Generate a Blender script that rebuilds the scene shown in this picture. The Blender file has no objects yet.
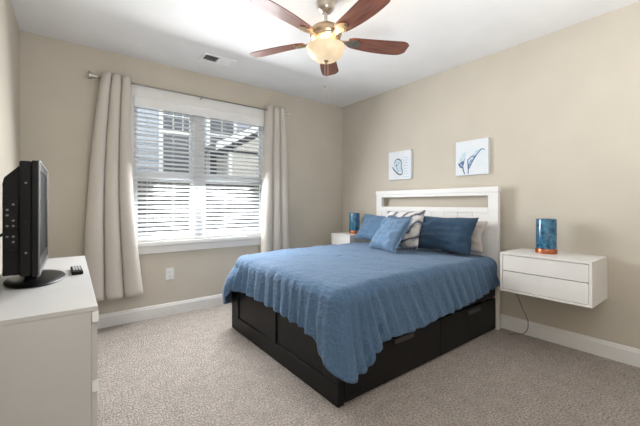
import bpy, bmesh, math, random
from mathutils import Vector, Matrix, noise

random.seed(7)
S = bpy.context.scene
COL = S.collection
PI = math.pi

# ------------------------------------------------------------------ camera
cam_data = bpy.data.cameras.new('camera')
cam = bpy.data.objects.new('camera', cam_data)
COL.objects.link(cam)
cam.location = (0, 0, 1.225)
cam.rotation_euler = (PI / 2, 0, -0.652)
cam_data.sensor_width = 36.0
cam_data.lens = 325.83 / 640 * 36.0
cam_data.shift_y = -9.1 / 640
cam_data.clip_start = 0.02
S.camera = cam

# ------------------------------------------------------------------ sky, sun, exposure
world = bpy.data.worlds.new('world')
S.world = world
world.use_nodes = True
wn = world.node_tree.nodes
wl = world.node_tree.links
sky = wn.new('ShaderNodeTexSky')
sky.sky_type = 'HOSEK_WILKIE'
sky.turbidity = 4.0
sky.sun_direction = Vector((-0.25, -0.75, 0.6)).normalized()
hazemix = wn.new('ShaderNodeMix')
hazemix.data_type = 'RGBA'
hazemix.inputs[0].default_value = 0.75
hazemix.inputs[7].default_value = (0.92, 0.96, 1.0, 1)
wl.new(sky.outputs[0], hazemix.inputs[6])
wl.new(hazemix.outputs[2], wn['Background'].inputs[0])
wn['Background'].inputs[1].default_value = 2.0

sun_data = bpy.data.lights.new('sun', 'SUN')
sun_data.energy = 0.9
sun_data.angle = 0.02
sun_data.color = (1.0, 0.96, 0.9)
sun = bpy.data.objects.new('sun', sun_data)
COL.objects.link(sun)
sun.rotation_euler = Vector((0.25, 0.75, -0.75)).to_track_quat('-Z', 'Y').to_euler()

# daylight coming through the window
day_data = bpy.data.lights.new('window_daylight', 'AREA')
day_data.shape = 'RECTANGLE'
day_data.size = 1.1
day_data.size_y = 1.45
day_data.energy = 80
day_data.color = (0.96, 0.98, 1.0)
day = bpy.data.objects.new('window_daylight', day_data)
COL.objects.link(day)
day.location = (1.27, 3.775, 1.58)
day.rotation_euler = Vector((0, -0.88, -0.47)).to_track_quat('-Z', 'Z').to_euler()

# sky light falling on the outside of the blind
skl_data = bpy.data.lights.new('window_skylight', 'AREA')
skl_data.shape = 'RECTANGLE'
skl_data.size = 1.7
skl_data.size_y = 1.5
skl_data.energy = 9
skl_data.color = (0.95, 0.98, 1.0)
skl = bpy.data.objects.new('window_skylight', skl_data)
COL.objects.link(skl)
skl.location = (1.28, 4.45, 2.6)
skl.rotation_euler = Vector((0, -0.94, -0.34)).to_track_quat('-Z', 'Z').to_euler()

# fill light added behind the camera to brighten the ceiling; no real lamp
up_data = bpy.data.lights.new('ceiling_fill', 'AREA')
up_data.shape = 'DISK'
up_data.size = 2.0
up_data.energy = 72
up_data.color = (0.97, 0.98, 1.0)
up = bpy.data.objects.new('ceiling_fill', up_data)
COL.objects.link(up)
up.location = (1.1, -0.45, 0.9)
up.rotation_euler = (PI, 0, 0)

S.view_settings.view_transform = 'Standard'
S.view_settings.look = 'None'
S.view_settings.gamma = 1.0
S.view_settings.use_curve_mapping = False
S.view_settings.exposure = 0.24

# ------------------------------------------------------------------ materials
def lin(r, g, b):
    f = lambda c: (c / 255 / 12.92) if c / 255 <= 0.04045 else ((c / 255 + 0.055) / 1.055) ** 2.4
    return (f(r), f(g), f(b))

def mat(name, c, rough=0.6, metal=0.0, c2=None, scale=20, detail=4, bump=0.0, bscale=None, coat=0.0, sheen=0.0,
        stretch=(1, 1, 1), lo=0.35, hi=0.65, bdist=0.002, spec=0.5):
    m = bpy.data.materials.new(name)
    m.use_nodes = True
    N, L = m.node_tree.nodes, m.node_tree.links
    b = N['Principled BSDF']
    b.inputs['Base Color'].default_value = (*c, 1)
    b.inputs['Roughness'].default_value = rough
    b.inputs['Metallic'].default_value = metal
    b.inputs['Coat Weight'].default_value = coat
    b.inputs['Sheen Weight'].default_value = sheen
    b.inputs['Specular IOR Level'].default_value = spec
    tc = N.new('ShaderNodeTexCoord')
    mp = N.new('ShaderNodeMapping')
    mp.inputs['Scale'].default_value = stretch
    L.new(tc.outputs['Object'], mp.inputs[0])
    if c2 is None:
        c2 = tuple(x * 0.96 for x in c)
    nz = N.new('ShaderNodeTexNoise')
    nz.inputs['Scale'].default_value = scale
    nz.inputs['Detail'].default_value = detail
    L.new(mp.outputs[0], nz.inputs['Vector'])
    rp = N.new('ShaderNodeValToRGB')
    rp.color_ramp.elements[0].position = lo
    rp.color_ramp.elements[1].position = hi
    rp.color_ramp.elements[0].color = (*c2, 1)
    rp.color_ramp.elements[1].color = (*c, 1)
    L.new(nz.outputs['Fac'], rp.inputs[0])
    L.new(rp.outputs[0], b.inputs['Base Color'])
    if bump:
        n2 = N.new('ShaderNodeTexNoise')
        n2.inputs['Scale'].default_value = bscale or scale
        n2.inputs['Detail'].default_value = 5
        L.new(mp.outputs[0], n2.inputs['Vector'])
        bp = N.new('ShaderNodeBump')
        bp.inputs['Strength'].default_value = bump
        bp.inputs['Distance'].default_value = bdist
        L.new(n2.outputs['Fac'], bp.inputs['Height'])
        L.new(bp.outputs[0], b.inputs['Normal'])
    return m

M = {}
M['wall'] = mat('wall_paint', (0.62, 0.57, 0.485), 0.85, scale=3, bump=0.15, bscale=140, bdist=0.001, spec=0.2)
M['ceiling'] = mat('ceiling_paint', (0.85, 0.85, 0.845), 0.9, scale=3, bump=0.15, bscale=120, bdist=0.001, spec=0.2)
M['trim'] = mat('white_trim_paint', (0.84, 0.83, 0.81), 0.45, scale=6)
M['vinyl'] = mat('window_vinyl', (0.85, 0.86, 0.87), 0.4, scale=6)
M['slat'] = mat('blind_slat', (0.86, 0.86, 0.85), 0.45, scale=6)
M['white_lacquer'] = mat('white_lacquer', (0.84, 0.825, 0.80), 0.35, scale=5)
M['white_wood'] = mat('white_painted_wood', (0.86, 0.85, 0.83), 0.45, c2=(0.83, 0.82, 0.80), scale=4, stretch=(14, 1.0, 14), bump=0.03, bscale=8)
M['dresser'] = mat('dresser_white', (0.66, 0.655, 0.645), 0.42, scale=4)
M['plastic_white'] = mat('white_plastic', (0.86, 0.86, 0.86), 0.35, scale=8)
M['dark_slot'] = mat('dark_slot', (0.03, 0.03, 0.03), 0.7)
M['curtain'] = mat('curtain_linen', (0.65, 0.605, 0.545), 0.9, c2=(0.58, 0.54, 0.485), scale=160, detail=2, bump=0.25, bscale=420, bdist=0.001, sheen=0.1, spec=0.2)
M['nickel'] = mat('brushed_nickel', (0.62, 0.58, 0.53), 0.28, 1.0, scale=40, stretch=(1, 1, 8))
M['rod_nickel'] = mat('satin_rod_nickel', (0.30, 0.28, 0.25), 0.35, 1.0, scale=40)
M['bronze_nickel'] = mat('warm_nickel', (0.50, 0.38, 0.26), 0.3, 1.0, scale=30)
M['fan_wood'] = mat('cherry_wood', (0.235, 0.088, 0.056), 0.45, c2=(0.105, 0.038, 0.026), scale=5, detail=8, stretch=(1.2, 16, 16), coat=0.05, lo=0.3, hi=0.7)
M['black_wood'] = mat('black_brown_wood', (0.0085, 0.0075, 0.0075), 0.5, c2=(0.005, 0.0045, 0.0045), scale=6, stretch=(1, 1, 10), bump=0.08, bscale=20, spec=0.3)
M['handle'] = mat('dark_grey_metal', (0.055, 0.052, 0.052), 0.4, 0.3, scale=10)
M['black_gloss'] = mat('black_gloss_plastic', (0.008, 0.008, 0.009), 0.35, scale=10, spec=0.25)
M['black_matte'] = mat('black_matte_plastic', (0.010, 0.010, 0.011), 0.55, scale=10, spec=0.2)
M['screen'] = mat('dark_screen', (0.004, 0.004, 0.005), 0.6, scale=4, spec=0.08)
M['silver'] = mat('silver_plastic', (0.22, 0.225, 0.24), 0.35, 0.5, scale=10)
M['port'] = mat('port_grey', (0.20, 0.20, 0.215), 0.4, 0.5, scale=10)
M['rubber'] = mat('button_rubber', (0.55, 0.58, 0.57), 0.6, scale=10)
M['copper'] = mat('copper_base', (0.52, 0.18, 0.085), 0.35, 0.85, c2=(0.40, 0.13, 0.06), scale=30)
M['mattress'] = mat('mattress_ticking', (0.7, 0.69, 0.66), 0.9, scale=60)
M['gray_pillow'] = mat('greige_cotton', (0.55, 0.50, 0.46), 0.9, c2=(0.49, 0.44, 0.41), scale=90, bump=0.3, bscale=60, sheen=0.1, spec=0.2)
M['canvas'] = mat('art_canvas', (0.80, 0.82, 0.84), 0.8, c2=(0.72, 0.78, 0.83), scale=6, detail=3, spec=0.2)
M['ink_dark'] = mat('ink_navy', (0.035, 0.07, 0.20), 0.8, c2=(0.10, 0.17, 0.34), scale=40)
M['ink_blue'] = mat('ink_blue', (0.13, 0.24, 0.42), 0.8, c2=(0.42, 0.55, 0.68), scale=30)
M['ink_pale'] = mat('ink_pale_blue', (0.50, 0.63, 0.72), 0.8, c2=(0.68, 0.76, 0.82), scale=30)
M['ink_black'] = mat('ink_black_teal', (0.03, 0.045, 0.055), 0.8, c2=(0.16, 0.22, 0.25), scale=60)
M['siding'] = mat('house_siding', (0.46, 0.50, 0.56), 0.7, scale=4)
M['house_trim'] = mat('house_trim', (0.85, 0.85, 0.84), 0.6, scale=4)
M['roofing'] = mat('roof_shingle', (0.20, 0.19, 0.19), 0.9, c2=(0.12, 0.12, 0.12), scale=30)
M['soffit'] = mat('wing_siding', (0.55, 0.52, 0.46), 0.7, scale=5)
M['fence'] = mat('weathered_fence', (0.085, 0.085, 0.08), 0.9, c2=(0.04, 0.042, 0.038), scale=8, stretch=(10, 10, 1))
M['grass'] = mat('grass', (0.10, 0.16, 0.05), 0.95, c2=(0.05, 0.09, 0.025), scale=30)
M['cord'] = mat('grey_cord', (0.10, 0.09, 0.08), 0.6)
M['cord_white'] = mat('blind_cord', (0.8, 0.8, 0.79), 0.7)

def glass_mat(name, tint, fac):
    m = bpy.data.materials.new(name)
    m.use_nodes = True
    N, L = m.node_tree.nodes, m.node_tree.links
    out = N['Material Output']
    N.remove(N['Principled BSDF'])
    t = N.new('ShaderNodeBsdfTransparent'); t.inputs[0].default_value = (*tint, 1)
    g = N.new('ShaderNodeBsdfGlossy'); g.inputs['Roughness'].default_value = 0.02
    mx = N.new('ShaderNodeMixShader'); mx.inputs[0].default_value = fac
    L.new(t.outputs[0], mx.inputs[1]); L.new(g.outputs[0], mx.inputs[2]); L.new(mx.outputs[0], out.inputs[0])
    return m
M['pane'] = glass_mat('window_glass', (0.97, 0.98, 0.98), 0.04)
M['house_glass'] = mat('house_window_glass', (0.10, 0.115, 0.135), 0.12, scale=2)

def carpet_mat():
    m = mat('frieze_carpet', (0.5, 0.45, 0.4), 0.95, spec=0.1)
    N, L = m.node_tree.nodes, m.node_tree.links
    b = N['Principled BSDF']
    for n in [n for n in N if n.type in ('TEX_NOISE', 'VALTORGB', 'MAPPING')]:
        N.remove(n)
    tc = [n for n in N if n.type == 'TEX_COORD'][0]
    n1 = N.new('ShaderNodeTexNoise'); n1.inputs['Scale'].default_value = 80; n1.inputs['Detail'].default_value = 7; n1.inputs['Roughness'].default_value = 0.85
    n2 = N.new('ShaderNodeTexNoise'); n2.inputs['Scale'].default_value = 11; n2.inputs['Detail'].default_value = 5
    n3 = N.new('ShaderNodeTexVoronoi'); n3.inputs['Scale'].default_value = 130
    for n in (n1, n2, n3):
        L.new(tc.outputs['Object'], n.inputs['Vector'])
    r1 = N.new('ShaderNodeValToRGB')
    e = r1.color_ramp.elements
    e[0].position = 0.38; e[0].color = (0.22, 0.19, 0.17, 1)
    e[1].position = 0.62; e[1].color = (0.86, 0.79, 0.73, 1)
    k = r1.color_ramp.elements.new(0.5); k.color = (0.54, 0.475, 0.42, 1)
    L.new(n1.outputs['Fac'], r1.inputs[0])
    r2 = N.new('ShaderNodeValToRGB')
    r2.color_ramp.elements[0].position = 0.3; r2.color_ramp.elements[0].color = (0.82, 0.82, 0.82, 1)
    r2.color_ramp.elements[1].position = 0.7; r2.color_ramp.elements[1].color = (1, 1, 1, 1)
    L.new(n2.outputs['Fac'], r2.inputs[0])
    mx = N.new('ShaderNodeMix'); mx.data_type = 'RGBA'; mx.blend_type = 'MULTIPLY'; mx.inputs[0].default_value = 1
    L.new(r1.outputs[0], mx.inputs[6]); L.new(r2.outputs[0], mx.inputs[7])
    L.new(mx.outputs[2], b.inputs['Base Color'])
    ad = N.new('ShaderNodeMath'); ad.operation = 'ADD'
    L.new(n1.outputs['Fac'], ad.inputs[0]); L.new(n3.outputs['Distance'], ad.inputs[1])
    bp = N.new('ShaderNodeBump'); bp.inputs['Strength'].default_value = 0.9; bp.inputs['Distance'].default_value = 0.012
    L.new(ad.outputs[0], bp.inputs['Height']); L.new(bp.outputs[0], b.inputs['Normal'])
    return m
M['carpet'] = carpet_mat()

def slat_mat():
    """thin white vinyl that lets a little daylight through"""
    m = mat('blind_vinyl', (0.90, 0.90, 0.90), 0.45, scale=6)
    N, L = m.node_tree.nodes, m.node_tree.links
    tr = N.new('ShaderNodeBsdfTranslucent'); tr.inputs[0].default_value = (0.92, 0.93, 0.95, 1)
    mx = N.new('ShaderNodeMixShader'); mx.inputs[0].default_value = 0.45
    L.new(N['Principled BSDF'].outputs[0], mx.inputs[1]); L.new(tr.outputs[0], mx.inputs[2])
    L.new(mx.outputs[0], N['Material Output'].inputs[0])
    return m
M['slat_vinyl'] = slat_mat()

def cloth_mat(name, c, c2, crinkle=0.6):
    """woven cotton with fine crinkled ribs"""
    m = mat(name, c, 0.9, c2=c2, scale=55, detail=5, sheen=0.15, spec=0.15, lo=0.3, hi=0.7)
    N, L = m.node_tree.nodes, m.node_tree.links
    b = N['Principled BSDF']
    tc = [n for n in N if n.type == 'TEX_COORD'][0]
    w = N.new('ShaderNodeTexNoise'); w.inputs['Scale'].default_value = 38; w.inputs['Detail'].default_value = 4
    mp = N.new('ShaderNodeMapping'); mp.inputs['Scale'].default_value = (1.6, 0.6, 1.2); mp.inputs['Rotation'].default_value = (0.2, 0.3, 0.5)
    L.new(tc.outputs['Object'], mp.inputs[0]); L.new(mp.outputs[0], w.inputs['Vector'])
    bp = N.new('ShaderNodeBump'); bp.inputs['Strength'].default_value = crinkle; bp.inputs['Distance'].default_value = 0.014
    L.new(w.outputs['Fac'], bp.inputs['Height']); L.new(bp.outputs[0], b.inputs['Normal'])
    return m
M['duvet'] = cloth_mat('blue_cotton', (0.108, 0.19, 0.305), (0.078, 0.145, 0.245), 0.7)
M['blue_pillow'] = cloth_mat('mid_blue_cotton', (0.12, 0.205, 0.32), (0.10, 0.175, 0.28), 0.4)
M['light_pillow'] = cloth_mat('light_blue_cotton', (0.15, 0.24, 0.36), (0.125, 0.205, 0.31), 0.5)
M['dark_pillow'] = cloth_mat('deep_blue_cotton', (0.042, 0.082, 0.135), (0.032, 0.065, 0.11), 0.4)

def leaf_pillow_mat():
    m = mat('leaf_print_cotton', (0.62, 0.58, 0.55), 0.9, spec=0.15)
    N, L = m.node_tree.nodes, m.node_tree.links
    b = N['Principled BSDF']
    tc = [n for n in N if n.type == 'TEX_COORD'][0]
    mp = N.new('ShaderNodeMapping'); mp.inputs['Rotation'].default_value = (0, 0, 0.9)
    w = N.new('ShaderNodeTexWave'); w.inputs['Scale'].default_value = 3.2; w.inputs['Distortion'].default_value = 9; w.inputs['Detail'].default_value = 3; w.inputs['Detail Scale'].default_value = 1.2
    L.new(tc.outputs['Object'], mp.inputs[0]); L.new(mp.outputs[0], w.inputs['Vector'])
    r = N.new('ShaderNodeValToRGB')
    e = r.color_ramp.elements
    e[0].position = 0.0; e[0].color = (0.05, 0.08, 0.13, 1)
    e[1].position = 1.0; e[1].color = (0.70, 0.67, 0.64, 1)
    for p, c in ((0.05, (0.10, 0.13, 0.19, 1)), (0.10, (0.40, 0.37, 0.38, 1)), (0.40, (0.47, 0.43, 0.42, 1)), (0.52, (0.66, 0.63, 0.61, 1))):
        k = e.new(p); k.color = c
    L.new(w.outputs['Fac'], r.inputs[0]); L.new(r.outputs[0], b.inputs['Base Color'])
    return m
M['leaf_pillow'] = leaf_pillow_mat()

def lamp_glass():
    m = mat('blue_mosaic_glass', (0.02, 0.13, 0.26), 0.2, coat=0.5)
    N, L = m.node_tree.nodes, m.node_tree.links
    b = N['Principled BSDF']
    for n in [n for n in N if n.type in ('TEX_NOISE', 'VALTORGB')]:
        N.remove(n)
    tc = [n for n in N if n.type == 'TEX_COORD'][0]
    v = N.new('ShaderNodeTexVoronoi'); v.inputs['Scale'].default_value = 60
    n2 = N.new('ShaderNodeTexNoise'); n2.inputs['Scale'].default_value = 16; n2.inputs['Detail'].default_value = 4
    L.new(tc.outputs['Object'], v.inputs['Vector']); L.new(tc.outputs['Object'], n2.inputs['Vector'])
    a = N.new('ShaderNodeMath'); a.operation = 'MULTIPLY_ADD'; a.inputs[1].default_value = 0.35
    sp = N.new('ShaderNodeSeparateColor'); L.new(v.outputs['Color'], sp.inputs[0]); L.new(sp.outputs[0], a.inputs[0]); L.new(n2.outputs['Fac'], a.inputs[2])
    r = N.new('ShaderNodeValToRGB'); e = r.color_ramp.elements
    e[0].position = 0.45; e[0].color = (0.008, 0.05, 0.11, 1)
    e[1].position = 0.95; e[1].color = (0.055, 0.25, 0.42, 1)
    L.new(a.outputs[0], r.inputs[0]); L.new(r.outputs[0], b.inputs['Base Color'])
    return m
M['lamp_glass'] = lamp_glass()

def glow_mat(name, c, strength):
    m = mat(name, (0.62, 0.54, 0.42), 0.35, c2=(0.5, 0.42, 0.31), scale=12)
    b = m.node_tree.nodes['Principled BSDF']
    b.inputs['Emission Color'].default_value = (*c, 1)
    b.inputs['Emission Strength'].default_value = strength
    return m
M['bowl'] = glow_mat('alabaster_glass', (1.0, 0.70, 0.36), 0.34)

# ------------------------------------------------------------------ mesh helpers
def nb():
    return bmesh.new()

def box(bm, x0, x1, y0, y1, z0, z1, bev=0.0, seg=2):
    t = nb()
    bmesh.ops.create_cube(t, size=1)
    for v in t.verts:
        v.co = Vector(((x0 + x1) / 2 + v.co.x * (x1 - x0), (y0 + y1) / 2 + v.co.y * (y1 - y0), (z0 + z1) / 2 + v.co.z * (z1 - z0)))
    if bev:
        bmesh.ops.bevel(t, geom=t.edges[:], offset=bev, segments=seg, affect='EDGES', profile=0.5)
    merge(bm, t)
    return bm

def merge(bm, t, mtx=None):
    if mtx is not None:
        bmesh.ops.transform(t, matrix=mtx, verts=t.verts[:])
    me = bpy.data.meshes.new('tmp')
    t.to_mesh(me); t.free()
    bm.from_mesh(me)
    bpy.data.meshes.remove(me)

def tube(bm, pts, r, n=10, cap=True):
    pts = [Vector(p) for p in pts]
    rings = []
    up = None
    for i, p in enumerate(pts):
        d = (pts[min(i + 1, len(pts) - 1)] - pts[max(i - 1, 0)]).normalized()
        a = d.orthogonal().normalized() if up is None else (up - d * up.dot(d)).normalized()
        up = a
        b = d.cross(a)
        rr = r[i] if isinstance(r, (list, tuple)) else r
        rings.append([bm.verts.new(p + (a * math.cos(2 * PI * k / n) + b * math.sin(2 * PI * k / n)) * rr) for k in range(n)])
    for A, B in zip(rings, rings[1:]):
        for k in range(n):
            bm.faces.new((A[k], A[(k + 1) % n], B[(k + 1) % n], B[k]))
    if cap:
        bm.faces.new(rings[0][::-1]); bm.faces.new(rings[-1])
    return bm

def lathe(bm, prof, c=(0, 0, 0), n=32, sx=1, sy=1, axis='Z'):
    c = Vector(c)
    rings = []
    for r, z in prof:
        ring = []
        for k in range(n):
            a = 2 * PI * k / n
            p = Vector((r * sx * math.cos(a), r * sy * math.sin(a), z))
            if axis == 'X': p = Vector((p.z, p.x, p.y))
            if axis == 'Y': p = Vector((p.y, p.z, p.x))
            ring.append(bm.verts.new(c + p))
        rings.append(ring)
    for A, B in zip(rings, rings[1:]):
        for k in range(n):
            bm.faces.new((A[k], A[(k + 1) % n], B[(k + 1) % n], B[k]))
    bm.faces.new(rings[0][::-1]); bm.faces.new(rings[-1])
    return bm

def prism(bm, poly, ax, a0, a1):
    """polygon in the two other axes, extruded along ax"""
    def P(u, v, w):
        return {'X': (w, u, v), 'Y': (u, w, v), 'Z': (u, v, w)}[ax]
    A = [bm.verts.new(P(u, v, a0)) for u, v in poly]
    B = [bm.verts.new(P(u, v, a1)) for u, v in poly]
    n = len(poly)
    for k in range(n):
        bm.faces.new((A[k], A[(k + 1) % n], B[(k + 1) % n], B[k]))
    bm.faces.new(A[::-1]); bm.faces.new(B)
    return bm

def obj(name, bm, m, parent=None, smooth=False, angle=40):
    bmesh.ops.recalc_face_normals(bm, faces=bm.faces[:])
    me = bpy.data.meshes.new(name)
    if parent is not None:
        inv = Matrix.Translation(-world_loc(parent))
        bmesh.ops.transform(bm, matrix=inv, verts=bm.verts[:])
    if smooth:
        for f in bm.faces:
            f.smooth = True
        lim = math.radians(angle)
        for e in bm.edges:
            if len(e.link_faces) == 2 and e.calc_face_angle(0) > lim:
                e.smooth = False
    bm.to_mesh(me); bm.free()
    me.materials.append(M[m] if isinstance(m, str) else m)
    o = bpy.data.objects.new(name, me)
    COL.objects.link(o)
    if parent is not None:
        o.parent = parent
    return o

def world_loc(o):
    v = Vector(o.location)
    while o.parent:
        o = o.parent
        v += Vector(o.location)
    return v

def tag(o, label=None, cat=None, group=None, kind=None):
    if label: o['label'] = label
    if cat: o['category'] = cat
    if group: o['group'] = group
    if kind: o['kind'] = kind
    return o

def thing(name, loc, label, cat, group=None):
    o = bpy.data.objects.new(name, None)
    o.empty_display_size = 0.05
    COL.objects.link(o)
    o.location = loc
    return tag(o, label, cat, group)

def struct(name, bm, m, label, cat, smooth=False):
    return tag(obj(name, bm, m, None, smooth), label, cat, None, 'structure')

# ------------------------------------------------------------------ the room
XL, XR, YW, YB, H = -0.36, 3.394, 3.87, -2.6, 2.748
T = 0.16
WX0, WX1, WZ0, WZ1 = 0.515, 2.05, 0.82, 2.35     # window opening

struct('floor', box(nb(), XL - T, XR + T, YB - T, YW + T, -0.12, 0), 'carpet', 'speckled beige carpet covering the bedroom floor', 'carpet')
struct('ceiling', box(nb(), XL - T, XR + T, YB - T, YW + T, H, H + 0.12), 'ceiling', 'smooth white painted bedroom ceiling', 'ceiling')
b = nb()
box(b, XL - T, WX0, YW, YW + T, 0, H); box(b, WX1, XR + T, YW, YW + T, 0, H)
box(b, WX0, WX1, YW, YW + T, 0, WZ0); box(b, WX0, WX1, YW, YW + T, WZ1, H)
struct('wall_window', b, 'wall', 'beige wall with the wide window in it', 'wall')
struct('wall_right', box(nb(), XR, XR + T, YB - T, YW, 0, H), 'wall', 'beige wall behind the bed headboard', 'wall')
struct('wall_back', box(nb(), XL, XR, YB - T, YB, 0, H), 'wall', 'beige wall opposite the window', 'wall')
struct('wall_left', box(nb(), XL - T, XL, YB - T, YW, 0, H), 'wall', 'beige wall behind the television', 'wall')

def base_prof(d):   # profile (out from wall, z)
    return [(0, 0), (d * 0.016, 0), (d * 0.016, 0.105), (d * 0.011, 0.115), (d * 0.011, 0.124), (d * 0.006, 0.133), (0, 0.133)]
struct('baseboard_window', prism(nb(), [(YW - u, z) for u, z in base_prof(1)], 'X', XL, XR), 'trim', 'white baseboard under the window wall', 'baseboard')
b = nb(); prism(b, [(XR - u, z) for u, z in base_prof(1)], 'Y', YB, YW - 0.016)
struct('baseboard_right', b, 'trim', 'white baseboard under the hanging drawer unit', 'baseboard')
b = nb(); prism(b, [(XL + u, z) for u, z in base_prof(1)], 'Y', YB, YW - 0.016)
struct('baseboard_left', b, 'trim', 'white baseboard along the television wall', 'baseboard')

# ------------------------------------------------------------------ window: casing, stool, apron, sashes
b = nb()
box(b, WX0 - 0.085, WX1 + 0.085, YW - 0.018, YW, WZ1, WZ1 + 0.115, 0.003)
box(b, WX0 - 0.095, WX1 + 0.095, YW - 0.026, YW, WZ1 + 0.10, WZ1 + 0.122, 0.004)
struct('trim_1', b, 'trim', 'white head casing above the window blind', 'window trim')
b = nb()
box(b, WX0 - 0.085, WX0, YW - 0.018, YW, WZ0, WZ1 - 0.0005, 0.003)
struct('trim_2', b, 'trim', 'white side casing behind the left curtain', 'window trim')
b = nb()
box(b, WX1, WX1 + 0.085, YW - 0.018, YW, WZ0, WZ1 - 0.0005, 0.003)
struct('trim_3', b, 'trim', 'white side casing behind the right curtain', 'window trim')
b = nb()
box(b, WX0 - 0.10, WX1 + 0.10, YW - 0.035, YW + 0.0, 0.775, WZ0, 0.006)
struct('trim_4', b, 'trim', 'white window stool ledge under the blind', 'window sill')
b = nb()
box(b, WX0 - 0.085, WX1 + 0.085, YW - 0.018, YW, 0.695, 0.7745, 0.004)
struct('trim_5', b, 'trim', 'white apron board below the window stool', 'window trim')

win = tag(bpy.data.objects.new('window_1', None), 'twin white double hung window behind the blind', 'window', None, 'structure')
COL.objects.link(win); win.location = ((WX0 + WX1) / 2, YW + 0.1, WZ0)
b = nb()
F = 0.018
y0, y1 = YW + 0.055, YW + 0.145
box(b, WX0, WX1, y0, y1, WZ0, WZ0 + F); box(b, WX0, WX1, y0, y1, WZ1 - F, WZ1)
box(b, WX0, WX0 + F, y0, y1, WZ0 + F, WZ1 - F); box(b, WX1 - F, WX1, y0, y1, WZ0 + F, WZ1 - F)
MX0, MX1 = 1.135, 1.25
box(b, MX0, MX1, y0 - 0.02, y1, WZ0 + F, WZ1 - F, 0.003)
obj('window_frame', b, 'vinyl', win)
for x0, x1 in ((WX0 + F, MX0), (MX1, WX1 - F)):
    for z0, z1, yy in ((WZ0 + F, 1.565, YW + 0.07), (1.50, WZ1 - F, YW + 0.105)):
        b = nb(); s = 0.03
        box(b, x0, x1, yy, yy + 0.03, z0, z0 + s + 0.005, 0.002); box(b, x0, x1, yy, yy + 0.03, z1 - s - 0.02, z1, 0.002)
        box(b, x0, x0 + s, yy, yy + 0.03, z0 + s, z1 - s, 0.002); box(b, x1 - s, x1, yy, yy + 0.03, z0 + s, z1 - s, 0.002)
        sash = obj('sash', b, 'vinyl', win)
        obj('pane', box(nb(), x0 + s, x1 - s, yy + 0.012, yy + 0.016, z0 + s, z1 - s), 'pane', sash)

# ------------------------------------------------------------------ outside: ground, neighbouring house, fence
struct('ground_outside', box(nb(), -12, 16, YW + T + 0.02, 24, -0.6, -0.35), 'grass', 'green lawn outside the window', 'lawn')

hs = thing('neighbouring_house', (2.5, 9, -0.35), 'pale lap sided house seen through the window blind', 'house')
b = nb()
zz = -0.35
while zz < 6.2:
    prism(b, [(8.50, zz), (8.478, zz), (8.495, zz + 0.2), (8.50, zz + 0.2)], 'X', -5, 11)
    zz += 0.2
box(b, -5, 11, 8.50, 12, -0.35, 6.2)
obj('siding_wall', b, 'siding', hs)
b = nb(); prism(b, [(8.0, 6.05), (10.25, 7.4), (12.5, 6.05), (12.5, 6.2), (10.25, 7.6), (8.0, 6.2)], 'X', -5.4, 11.4)
obj('roof', b, 'roofing', hs)
def house_window(x0, x1, z0, z1, zm, cols, rows, full=False):
    b = nb(); w = 0.09
    box(b, x0 - w, x1 + w, 8.43, 8.49, z1, z1 + w); box(b, x0 - w, x1 + w, 8.43, 8.49, z0 - w, z0)
    box(b, x0 - w, x0, 8.43, 8.49, z0, z1); box(b, x1, x1 + w, 8.43, 8.49, z0, z1)
    box(b, x0, x1, 8.445, 8.487, zm - 0.045, zm + 0.045)
    for i in range(1, cols):
        x = x0 + (x1 - x0) * i / cols
        box(b, x - 0.011, x + 0.011, 8.452, 8.485, z0 if full else zm + 0.045, z1)
    for i in range(1, rows):
        z = zm + (z1 - zm) * i / rows
        box(b, x0, x1, 8.453, 8.484, z - 0.011, z + 0.011)
    f = obj('house_window', b, 'house_trim', hs)
    obj('pane', box(nb(), x0, x1, 8.46, 8.478, z0, z1), 'house_glass', f)
house_window(1.74, 2.42, 1.75, 3.75, 2.98, 3, 2)
house_window(2.86, 3.50, 1.75, 3.80, 3.02, 2, 2)
b = nb()
prism(b, [(2.62, 2.47), (4.55, 3.52), (6.48, 2.47), (6.48, 2.63), (4.55, 3.70), (2.62, 2.63)], 'Y', 7.25, 8.47)
pr = obj('wing_roof', b, 'roofing', hs)
b = nb()
prism(b, [(2.58, 2.43), (4.55, 3.50), (6.52, 2.43), (6.52, 2.60), (4.55, 3.67), (2.58, 2.60)], 'Y', 7.19, 7.249)
obj('rake_board', b, 'house_trim', pr)
b = nb()
prism(b, [(3.0, 2.50), (4.55, 3.36), (6.1, 2.50)], 'Y', 7.30, 7.40)
obj('gable_wall', b, 'soffit', pr)
b = nb()
zz = -0.35
while zz < 2.45:
    prism(b, [(7.40, zz), (7.378, zz), (7.395, zz + 0.2), (7.40, zz + 0.2)], 'X', 3.02, 6.1); zz += 0.2
box(b, 3.02, 6.1, 7.40, 8.42, -0.35, 2.45)
obj('wing_wall', b, 'soffit', hs)
obj('corner_board', box(nb(), 2.93, 3.019, 7.36, 7.46, -0.35, 2.45, 0.005), 'house_trim', hs)

fn = thing('board_fence', (2, 6.9, -0.35), 'tall dark weathered board fence seen low through the blind', 'fence')
b = nb()
x = -3.0
while x < 7.0:
    box(b, x, x + 0.135, 6.88, 6.902, -0.3, 1.70); x += 0.145
obj('fence_boards', b, 'fence', fn)
b = nb(); box(b, -3, 7, 6.904, 6.94, 0.0, 0.09); box(b, -3, 7, 6.904, 6.94, 1.32, 1.41)
obj('fence_rails', b, 'fence', fn)
for i in range(5):
    x = -2.6 + i * 2.3
    obj('fence_post', box(nb(), x, x + 0.09, 6.942, 7.03, -0.36, 1.75, 0.006), 'fence', fn)

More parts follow.
